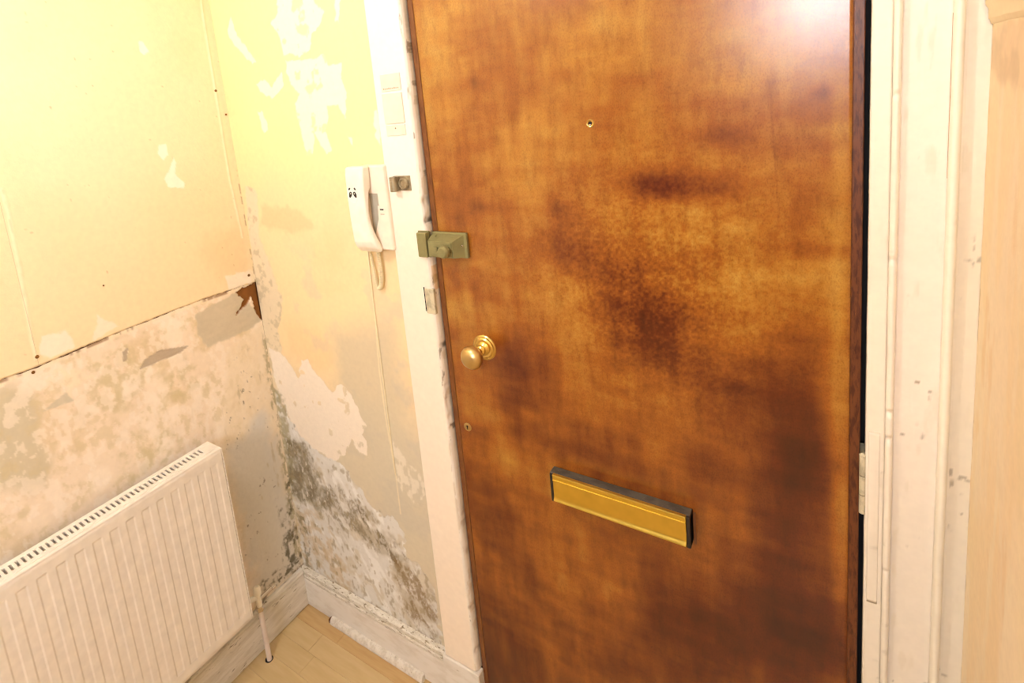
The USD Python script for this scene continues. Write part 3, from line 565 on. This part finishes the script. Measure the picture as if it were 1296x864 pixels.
# ------------------------------------------------------------------ door frame, right
t2 = thing('trim_2', 'moulded cream door frame right of the brown door', 'door frame', 'structure')
def paint_r(m, base, seed, marks=.5):
    x, y, z = m.vertices.T
    c = np.tile(lin(*base), (len(x), 1))
    c = mixc(c, lin(222, 214, 198), .6 * (1 - ss(z + .3 * (fb(x, z, 6, seed) - .5), .75, 1.25)))
    c = mixc(c, lin(252, 244, 228), .5 * ss(z, 1.35, 1.6))
    sp = ss(fb(x, z, 150, seed + 1, 2, 1, .6), .70, .80) * ss(fb(x, z, 11, seed + 2, 3), .5, .62)
    c = mixc(c, lin(132, 116, 88), marks * sp)
    c = mixc(c, lin(214, 200, 172), .3 * ss(fb(x, z, 40, seed + 3, 4, 2., .4), .66, .78))
    return c
def strip(name, prof, base, seed, z0=0., z1=2.08, wob=.0004, marks=.5, step=.006, notch=()):
    prof = np.array(prof)
    def f(z):
        k = len(prof); w = wob * 2 * (fb(np.full(k, z), prof[:, 0] * 40, 30, seed, 4) - .5)
        q = prof.copy(); q[:, 0] += w; q[:, 1] += w * (prof[:, 1] < -.001)
        for nz, h, dpt in notch: q[:, 1] += np.where(prof[:, 1] < -.008, dpt * math.exp(-((z - nz) / h) ** 2), 0)
        return q
    m = sweep_z(axis([(z0, z1, step)]), f); trimesh.repair.fix_normals(m)
    return part(t2, name, m, 'frame_paint', color=paint_r(m, base, seed, marks))
def fine(prof, n=8):
    out = []
    P = prof + [prof[0]]
    for a, b in zip(P[:-1], P[1:]):
        for i in range(n): out.append((a[0] + (b[0] - a[0]) * i / n, a[1] + (b[1] - a[1]) * i / n))
    return out
strip('edge_board', fine([(1.5150, .03), (1.5150, -.010), (1.5162, -.0118), (1.5385, -.0122), (1.5395, .03)], 8), (243, 230, 211), 301, step=.004)
strip('bead', [(1.5385, .01), (1.5385, -.0115), (1.5393, -.0150), (1.5420, -.0180), (1.5450, -.0180), (1.5475, -.0150), (1.5483, -.0105), (1.5483, .01)], (247, 234, 216), 305, notch=((1.5727, .004, .005), (1.338, .005, .005), (1.0992, .005, .006), (1.0559, .005, .006), (.8269, .005, .005)), step=.003, marks=.2)
strip('flat_board', fine([(1.5483, .03), (1.5483, -.0050), (1.5500, -.0062), (1.5992, -.0066), (1.5992, .03)], 26), (247, 233, 216), 311, step=.004, marks=.8)
part(t2, 'open_joint', box(1.5984, 1.5992, -.0072, -.0060, 1.455, 1.672), 'sensor_line')
strip('bead', [(1.5990, .01), (1.5990, -.0080), (1.6005, -.0155), (1.6045, -.0180), (1.6090, -.0155), (1.6108, -.0100), (1.6115, -.005), (1.6115, .01)], (249, 238, 218), 317, marks=.15)
strip('edge_strip', fine([(1.6115, .02), (1.6115, -.0030), (1.6150, -.0022), (1.6250, -.0016), (XR + .001, -.0020), (XR + .001, .02)], 6), (238, 224, 200), 323, step=.004, marks=.6)
strip('packing_strip', [(1.5190, .01), (1.5190, -.0128), (1.5198, -.0136), (1.5318, -.0136), (1.5326, -.0128), (1.5326, .01)], (243, 230, 211), 331, z0=.76, z1=1.062)
part(t2, 'lining', box(1.5150, 1.60, .03, .10, 0, 2.08), 'dark_rebate')
part(t2, 'door_stop', box(1.497, 1.516, .048, .10, 0, 2.08), 'dark_rebate')
t = thing('trim_4', 'head of the door frame above the brown door', 'door frame', 'structure')
part(t, 'head', cham(.606, 1.62, -.02, .05, 2.08, 2.17, .002), 'ceiling_white')

# ------------------------------------------------------------------ the door
dr = thing('door_1', 'flush brown varnished front door with patchy stain', 'door', 'structure')
us = axis([(.7275, 1.4945, .0022)]); vs = axis([(.008, .28, .03), (.28, 1.93, .0022), (1.93, 2.07, .03)])
def door_field(u, z):
    t = .42 + .24 * (1 - ss(z, .45, 1.55))
    for bx, bz, rx, rz, s in DATA['D']:
        w = .22 * (fb(u, z, 9, 400, 3) - .5)
        r = ((u - bx) / rx) ** 2 + ((z - bz) / rz) ** 2
        t = t + s * .50 * np.exp(-np.clip(r * (1 + 2 * w), 0, 30) ** 1.3 * .8)
    t = t + .55 * (fb(u, z, 7, 401, 5, 1, .8) - .5) + .50 * (fb(u, z, 24, 402, 6, .6, 1.6) - .5) + .45 * (fb(u, z, 16, 403, 6, 2.4, .45) - .5)
    sp = np.exp(-(((u - 1.20) / .22) ** 2 + ((z - 1.27) / .22) ** 2))
    return t + .55 * sp * (fb(u, z, 210, 404, 3) - .48) * 1.3
def door_color(u, z):
    t = np.clip(door_field(u, z), 0, 1.4)
    s = np.array([0, .25, .5, .75, 1.0, 1.4])
    pal = np.array([lin(214, 170, 78), lin(198, 141, 52), lin(174, 107, 34), lin(140, 76, 25), lin(104, 43, 13), lin(72, 26, 7)])
    c = np.stack([np.interp(t, s, pal[:, i]) for i in range(3)], 1)
    c = c * np.array([.74, .68, .68])
    # faint vertical join of the facing sheet
    d = np.abs(u - np.interp(z, [1.41, 1.617], [1.4015, 1.391]))
    c = mixc(c, lin(120, 62, 22), .35 * (1 - ss(d, .0004, .0022)) * ss(z, 1.36, 1.42) * (1 - ss(z, 1.60, 1.62)))
    d = np.abs(u - np.interp(z, [.3, .55], [1.06, 1.06]))
    return c
m = sheet(us, vs, lambda U, V: np.column_stack([U, .0012 * ss(np.minimum(U - .7275, 1.4945 - U), .002, .0) + .0003 * (fb(U, V, 9, 405) - .5), V]))
part(dr, 'face', m, 'door_varnish', color=door_color(m.vertices[:, 0], m.vertices[:, 2]))
part(dr, 'core', box(XL + .002, 1.5085, .0016, .044, .008, 2.07), 'door_edge')
part(dr, 'lipping', cham(XL + .0035, .7272, -.0004, .012, .008, 2.07, .0012), 'door_edge_light', label='dark wood strip along the door edge')
part(dr, 'lipping', cham(1.4948, 1.5085, -.0006, .012, .008, 2.07, .0012), 'door_edge', label='dark wood strip along the door edge')
hg = part(dr, 'hinge', [cyl((1.5125, -.0080, .915 + i * .0335), (1.5125, -.0080, .947 + i * .0335), .0048, 18) for i in range(3)], 'hinge_paint', label='paint covered hinge knuckle')
part(hg, 'pin_cap', lathe([(0, 0), (.005, 0), (.005, .002), (.002, .005), (0, .0055)], (1.5125, -.0080, 1.0145), (0, 0, 1), 18), 'hinge_paint')
part(dr, 'hinge_leaf', box(1.5088, 1.5148, -.006, .03, .915, 1.014), 'hinge_paint')
# spy hole
pp = part(dr, 'spyhole', lathe([(.0042, .0002), (.0046, .0016), (.0062, .0022), (.0074, .0012), (.0078, -.001), (.0042, -.001), (.0042, .0002)], (1.1045, -.0002, 1.5621), (0, -1, 0), 28), 'brass', label='small round brass spy hole')
part(pp, 'lens', lathe([(0, .0008), (.002, .0006), (.0042, -.0006), (0, -.0006)], (1.1045, -.0002, 1.5621), (0, -1, 0), 20), 'hole_black')
part(pp, 'glint', lathe([(0, .0004), (.0016, 0), (0, 0)], (1.1036, -.0008, 1.5592), (0, -1, 0), 10), 'chrome')
# key hole
kh = part(dr, 'escutcheon', lathe([(.0, .0016), (.0085, .0016), (.0105, .0006), (.011, -.001), (0, -.001)], (.7511, -.0002, .8532), (0, -1, 0), 26), 'brass_satin', label='small oval keyhole plate')
part(kh, 'keyhole', [cyl((.7511, -.0019, .8555), (.7511, -.0014, .8555), .0026, 14), box(.7499, .7523, -.0019, -.0014, .847, .8555)], 'hole_black')
# knob
K = (.823, 0, 1.071)
kn = part(dr, 'knob_rose', lathe([(0, .004), (.0175, .0075), (.0215, .0072), (.0245, .0045), (.0275, .0040), (.0300, .0018), (.0305, -.0005), (0, -.0005)], (K[0], -.0002, K[2]), (0, -1, 0), 40), 'brass', label='round brass rose plate behind the knob')
part(kn, 'neck', lathe([(0, .004), (.0160, .004), (.0165, .009), (.0125, .012), (.0105, .014), (.0118, .017), (.0118, .021), (.0085, .024), (.0078, .034), (.0105, .038), (0, .040)], K, (0, -1, 0), 32), 'brass')
part(kn, 'knob', lathe([(0, .036), (.0105, .0365), (.0185, .0410), (.0245, .0480), (.0268, .0550), (.0255, .0620), (.0205, .0685), (.0120, .0725), (0, .0738)], K, (0, -1, 0), 44), 'brass_satin', label='polished oval brass door knob')
part(kn, 'screw_head', [lathe([(0, 0), (.0024, 0), (.002, .001), (0, .0013)], (K[0] + .0235 * math.cos(a), -.0048, K[2] + .0235 * math.sin(a)), (0, -1, 0), 10) for a in (-1.1, 2.1)], 'brass_satin')
# night latch
lt = part(dr, 'night_latch', rbox(.7155, .8100, -.0100, -.0002, 1.2825, 1.3405, .0025), 'latch_green', label='olive green night latch case')
def frustum(x0, x1, z0, z1, y0, x2, x3, z2, z3, y1):
    return trimesh.convex.convex_hull(np.array([(x, y0, z) for x in (x0, x1) for z in (z0, z1)] + [(x, y1, z) for x in (x2, x3) for z in (z2, z3)]))
part(lt, 'case_cover', frustum(.7185, .8030, 1.2850, 1.3370, -.0095, .7195, .7870, 1.2880, 1.3250, -.0330), 'latch_green')
part(lt, 'face_plate', rbox(.7225, .7840, -.0345, -.0325, 1.2905, 1.3225, .0008), 'latch_green')
part(lt, 'turn_knob', lathe([(0, .0), (.0085, .0), (.0080, .005), (.0115, .009), (.0145, .014), (.0140, .020), (.0100, .0252), (0, .0270)], (.7740, -.0340, 1.3070), (0, -1, 0), 28), 'latch_green', label='round turn knob of the latch')
part(lt, 'snib', rbox(.7400, .7500, -.0425, -.0340, 1.3030, 1.3140, .0030), 'latch_green')
part(lt, 'snib_slot', box(.7515, .7545, -.0352, -.0343, 1.3030, 1.3130), 'hole_black')
part(lt, 'screw_head', lathe([(0, 0), (.0030, 0), (.0026, .0012), (0, .0018)], (.7990, -.0135, 1.3125), (.35, -1, 0), 14), 'chrome', label='bright screw head')
part(lt, 'screw_head', lathe([(0, 0), (.0028, 0), (.0024, .0012), (0, .0018)], (.7330, -.0180, 1.3340), (0, -.5, .8), 14), 'latch_green')
# letter plate
lb = part(dr, 'letterbox', [rbox(.9720, 1.2560, -.0235, -.0002, .7545, .8205, .0025)], 'grey_plastic', label='dark grey letterbox frame')
part(lb, 'side_cheek', rbox(1.2496, 1.2560, -.0280, -.0002, .7545, .8200, .0012), 'dark_plastic')
part(lb, 'side_cheek', rbox(.9735, .9800, -.0270, -.0002, .7530, .8190, .0012), 'dark_plastic')
prof = [(-.0235, .7570), (-.0262, .7570), (-.0305, .7578), (-.0330, .7598), (-.0325, .7625), (-.0300, .7660), (-.0290, .7720), (-.0290, .8060), (-.0300, .8072), (-.0318, .8078), (-.0318, .8092), (-.0300, .8100), (-.0300, .8165), (-.0308, .8190), (-.0300, .8212), (-.0235, .8212)]
pg = shapely.Polygon(prof); fm = trimesh.creation.extrude_polygon(pg, 1.2490 - .9815, engine='earcut')
fm.apply_transform(np.array([[0, 0, 1, .9815], [1, 0, 0, 0], [0, 1, 0, 0], [0, 0, 0, 1.]])); trimesh.repair.fix_normals(fm)
part(lb, 'flap', fm, 'brass_flap', smooth=35, label='brushed gold letterbox flap')
part(lb, 'stain_rim', cham(1.2566, 1.2610, -.0012, -.0001, .7450, .8140, .0004), 'batten_brown')

# ------------------------------------------------------------------ entry phone
ph = thing('intercom_phone', 'white entry phone handset with a panda face sticker on the cream wall', 'entry phone')
def hull_pts(rows):
    return trimesh.convex.convex_hull(np.array(rows))
base = rbox(.5330, .6125, -.0300, -.0008, 1.2920, 1.5010, .006, 2)
part(ph, 'base', base, 'phone_base_plastic')
part(ph, 'cradle_shade', [box(.5560, .5830, -.0304, -.0296, 1.4030, 1.4330), hull_pts([(x, y, z) for x, z in ((.556, 1.404), (.5790, 1.404), (.5765, 1.37), (.556, 1.320)) for y in (-.0303, -.0296)])], 'phone_shade_slot', label='flat grey sheet painting the shade of the hook recess')  # no hollow here: recess shade laid on the base as grey sheets
part(ph, 'speaker_slot', [box(.5850, .5960, -.0306, -.0298, 1.3925, 1.3955)], 'black_print')
part(ph, 'speaker_slot', [box(.5850, .5970, -.0304, -.0298, 1.3815, 1.3835)], 'phone_shade_slot')
# handset: bowed side profile extruded across, edges rounded
side = [(-.0500, 1.3020), (-.0560, 1.3180), (-.0585, 1.3700), (-.0590, 1.4300), (-.0575, 1.4820), (-.0545, 1.4985), (-.0500, 1.5020), (-.0320, 1.5015), (-.0310, 1.4985), (-.0310, 1.4480), (-.0400, 1.4360), (-.0445, 1.4050), (-.0440, 1.3600), (-.0380, 1.3280), (-.0315, 1.3100), (-.0310, 1.2960), (-.0360, 1.2880)]
sp = shapely.Polygon(side).buffer(.003).buffer(-.003)
layers = []
X0, X1 = .5085, .5690
def right_edge(z): return np.interp(z, [1.288, 1.300, 1.320, 1.345, 1.38, 1.43, 1.47, 1.5], [.0130, .0115, .0060, .0005, -.0035, -.0035, -.001, 0])
for x, ins in ((X0, .0045), (X0 + .0012, .0020), (X0 + .0035, .0006), (X0 + .007, 0), (X1 - .007, 0), (X1 - .0035, .0006), (X1 - .0012, .0020), (X1, .0045)):
    g = np.array(sp.buffer(-ins).exterior.coords)[:-1] if ins else np.array(sp.exterior.coords)[:-1]
    ls = shapely.LinearRing(g); st = np.linspace(0, ls.length, 120, endpoint=False)
    P = np.array([ls.interpolate(s).coords[0] for s in st])
    k = np.argmin(np.abs(P - np.array([-.033, 1.5015])).sum(1)); P = np.roll(P, -k, 0)
    layers.append(np.column_stack([np.full(120, x) + (right_edge(P[:, 1]) if x > .54 else 0), P]))
V = np.vstack(layers); Fc = []
for i in range(len(layers) - 1):
    for j in range(120):
        a, b = i * 120 + j, i * 120 + (j + 1) % 120; Fc += [(a, b, b + 120), (a, b + 120, a + 120)]
for base_i in (0, len(layers) - 1):
    tv, tf = trimesh.creation.triangulate_polygon(shapely.Polygon(layers[base_i][:, 1:]), engine='earcut'); off = len(V)
    xs = np.full(len(tv), layers[base_i][0, 0] if base_i == 0 else X1) + (right_edge(tv[:, 1]) if base_i else 0)
    V = np.vstack([V, np.column_stack([xs, tv])]); Fc += [tuple(q + off) for q in tf]
hsm = trimesh.Trimesh(V, Fc, process=True); trimesh.repair.fix_normals(hsm)
hs = part(ph, 'handset', hsm, 'phone_plastic', smooth=40)
def face_y(z): return np.interp(z, [1.302, 1.318, 1.370, 1.430, 1.482], [-.050, -.056, -.0585, -.0590, -.0575])
def decal(cx, cz, rx, rz, tilt, y, th=.0004, n=24):
    a = np.arange(n) * 2 * np.pi / n; q = np.column_stack([rx * np.cos(a), rz * np.sin(a) * (1 + .25 * np.sin(a) * -1)])
    r = np.array([[math.cos(tilt), -math.sin(tilt)], [math.sin(tilt), math.cos(tilt)]]); q = q @ r.T
    m = trimesh.creation.extrude_polygon(shapely.Polygon(q), th, engine='earcut')
    m.apply_transform(np.array([[1, 0, 0, cx], [0, 0, -1, y], [0, 1, 0, cz], [0, 0, 0, 1.]])); trimesh.repair.fix_normals(m); return m
SX, SZ = .5305, 1.4370
yb = face_y(SZ)
part(hs, 'sticker_disc', decal(SX, SZ - .002, .0155, .0165, 0, yb + .0006, .0012), 'sticker_white', label='round pale panda sticker')
for s in (-1, 1):
    part(hs, 'sticker_eye', decal(SX + s * .0068, SZ, .0046, .0078, s * -.42 * -1, yb - .0005), 'black_print')
    part(hs, 'sticker_eye_shine', decal(SX + s * .0058, SZ + .0015, (.0009), .0018, s * .3, yb - .0008), 'sticker_white')
    part(hs, 'sticker_brow', decal(SX + s * .0085, SZ + .0130, .0022, .0036, s * .75, yb - .0005), 'black_print')
# curly cord hanging in a loop, and the straight cable below
path = np.array([(.549, -.020, 1.293), (.5465, -.014, 1.275), (.5455, -.012, 1.245), (.5435, -.011, 1.215), (.5375, -.011, 1.192), (.5300, -.011, 1.184), (.5245, -.0105, 1.192), (.5215, -.010, 1.220), (.5185, -.010, 1.250), (.5165, -.012, 1.280), (.5170, -.020, 1.300)])
from scipy.interpolate import CubicSpline
tt = np.linspace(0, 1, len(path)); cs = CubicSpline(tt, path); ts = np.linspace(0, 1, 900); C = cs(ts); T = cs(ts, 1); T /= np.linalg.norm(T, axis=1, keepdims=True)
A = np.cross(T, [0, 1.0, 0]); A /= np.linalg.norm(A, axis=1, keepdims=True); Bn = np.cross(T, A)
ph_a = ts * 2 * np.pi * 62
rad = np.where(ts < .5, .0042, .0026)[:, None]
rad = (.0044 + (.0026 - .0044) * ss(ts, .45, .6))[:, None]
part(ph, 'curly_cord', tube(C + rad * (np.cos(ph_a)[:, None] * A + np.sin(ph_a)[:, None] * Bn), .0015, 7), 'cord_plastic', smooth=True)
part(ph, 'cable', tube([(.5000, -.0026, 1.296), (.4990, -.0026, 1.25), (.4965, -.0026, 1.18), (.4950, -.0022, 1.14), (.4935, -.0018, 1.0), (.4915, -.0014, .8), (.4900, -.0008, .64)], .0018, 8), 'cord_plastic', smooth=True, label='painted-over wire running down the wall')
part(ph, 'wire_stub', tube([(.6105, -.006, 1.500), (.6130, -.010, 1.506), (.6140, -.012, 1.515)], .0022, 8), 'dark_plastic')

# ------------------------------------------------------------------ radiator
ra = thing('radiator', 'white ribbed steel panel radiator on the left wall', 'radiator')
U0, U1, Z0, Z1, XF, XB = .2615, 1.08, .2200, .7640, .1023, .0346
P = .0372; first = .2925
us = axis([(U0, U1, .0015)]); vs = axis([(Z0, Z0 + .028, .007), (Z0 + .028, Z0 + .046, .0012), (Z0 + .046, Z1 - .046, .03), (Z1 - .046, Z1 - .026, .0012), (Z1 - .026, Z1, .0065)])
def place(U, V):
    ph_ = ((U - first) / P + .5) % 1 - .5
    ch = 1 - ss(np.abs(ph_), .22, .30)
    inz = ss(V, Z0 + .032, Z0 + .037) * (1 - ss(V, Z1 - .036, Z1 - .030))
    inu = (U > first - .5 * P) & (U < U1 - .02)
    e = np.minimum(np.minimum(U - U0, U1 - U), np.minimum(V - Z0, Z1 - V))
    return np.column_stack([XF - .0014 * ch * inz * inu - .003 * (1 - ss(e, 0, .004)), -U, V])
m = sheet(us, vs, place)
part(ra, 'front_panel', m, 'radiator_enamel', smooth=True)
part(ra, 'back_panel', box(XB, XB + .006, -U1, -U0, Z0, Z1 - .02), 'radiator_enamel')
part(ra, 'water_channel', [box(XF - .010, XF - .0075, -U1 + .002, -U0 - .002, Z0 + .002, Z1 - .004)], 'radiator_dark')
part(ra, 'convector_fins', [box(XB + .008, XF - .012, -u - .0008, -u, Z0 + .03, Z1 - .03) for u in np.arange(U0 + .02, U1 - .02, .0124)], 'radiator_dark')
part(ra, 'end_panel', cham(XB, XF - .0005, -U0 - .0012, -U0 + .0016, Z0 + .004, Z1 - .001, .0008), 'radiator_enamel')
part(ra, 'end_panel', cham(XB, XF - .0005, -U1 - .0016, -U1 + .0012, Z0 + .004, Z1 - .001, .0008), 'radiator_enamel')
sl0, sl1 = U0 + .030, U1 - .030
ZG = Z1 + .0006
g = [cham(XB - .001, XB + .0135, -U1, -U0, Z1 - .012, ZG, .001), cham(XF - .0285, XF - .014, -U1, -U0, Z1 - .006, ZG, .001), cham(XF - .0140, XF - .0125, -U1, -U0, Z1 - .006, ZG - .002, .0004), cham(XF - .0125, XF - .001, -U1, -U0 , Z1 - .010, ZG, .0012),
     cham(XB + .013, XF - .028, -sl0, -U0, Z1 - .004, ZG - .0006, .0006), cham(XB + .013, XF - .028, -U1, -sl1, Z1 - .004, ZG - .0006, .0006)]
u = sl0
bars = []
while u < sl1:
    bars.append(box(XB + .013, XF - .028, -u - .0062, -u, Z1 - .0045, ZG - .0008)); u += .0115
gr = part(ra, 'top_grille', g, 'radiator_enamel')
part(gr, 'grille_bar', bars, 'radiator_enamel', kind='stuff')
for u in (.40, .95): part(ra, 'wall_bracket', box(-.0005, XB + .002, -u, -u + .03, Z0 + .05, Z1 - .06), 'radiator_enamel')

rv = thing('radiator_valve', 'white capped radiator valve with a pipe going into the floor', 'radiator valve')
vx, vy = .0555, -.2101
part(rv, 'valve_body', [cyl((vx, vy, .188), (vx, vy, .232), .0085, 20), cyl((vx, vy, .224), (vx, -.246, .236), .0075, 18)], 'white_plastic')
part(rv, 'cap', lathe([(0, 0), (.0110, 0), (.0120, .004), (.0112, .020), (.0070, .027), (0, .029)], (vx, vy, .231), (0, 0, 1), 24), 'white_plastic', label='white plastic valve cap')
part(rv, 'union_nut', lathe([(.0, 0), (.0118, 0), (.0128, .002), (.0128, .013), (.0118, .015), (0, .015)], (vx, vy, .178), (0, 0, 1), 6), 'chrome', label='chrome union nut')
part(rv, 'drain_stub', [cyl((vx, vy, .2115), (vx, -.160, .2135), .0058, 16), cyl((vx, -.163, .2135), (vx, -.152, .2135), .0075, 16)], 'chrome', label='chrome stub pointing along the wall')
part(rv, 'tail_nut', lathe([(0, 0), (.0115, 0), (.0115, .012), (0, .012)], (vx, -.248, .2365), (0, -1, 0), 6), 'white_plastic')
part(rv, 'pipe', cyl((vx, vy, .001), (vx, vy, .180), .0078, 20), 'pipe_paint')
part(rv, 'pipe_hole', lathe([(.0, .0012), (.0118, .0012), (.0122, .0002), (0, .0002)], (vx - .002, vy, 0), (0, 0, 1), 24), 'dark_rebate', label='dark hole in the floor around the pipe')

# ------------------------------------------------------------------ lamp over the hall
lp = thing('ceiling_lamp', 'bare warm bulb hanging from the hall ceiling', 'lamp')
lx, ly, lz = LAMP_POS
part(lp, 'bulb', trimesh.creation.uv_sphere(radius=.045, count=[16, 24]).apply_translation([lx, ly, lz]), 'bulb_glow', smooth=True)
part(lp, 'holder', lathe([(0, 0), (.018, 0), (.020, .03), (.008, .055), (0, .056)], (lx, ly, lz + .046), (0, 0, 1), 20), 'white_plastic')
part(lp, 'cord', cyl((lx, ly, lz + .1), (lx, ly, CEIL - .02), .003, 8), 'lamp_cord')
part(lp, 'ceiling_rose', lathe([(0, 0), (.02, 0), (.045, .02), (.045, .025), (0, .025)], (lx, ly, CEIL - .025), (0, 0, 1), 24), 'white_plastic')
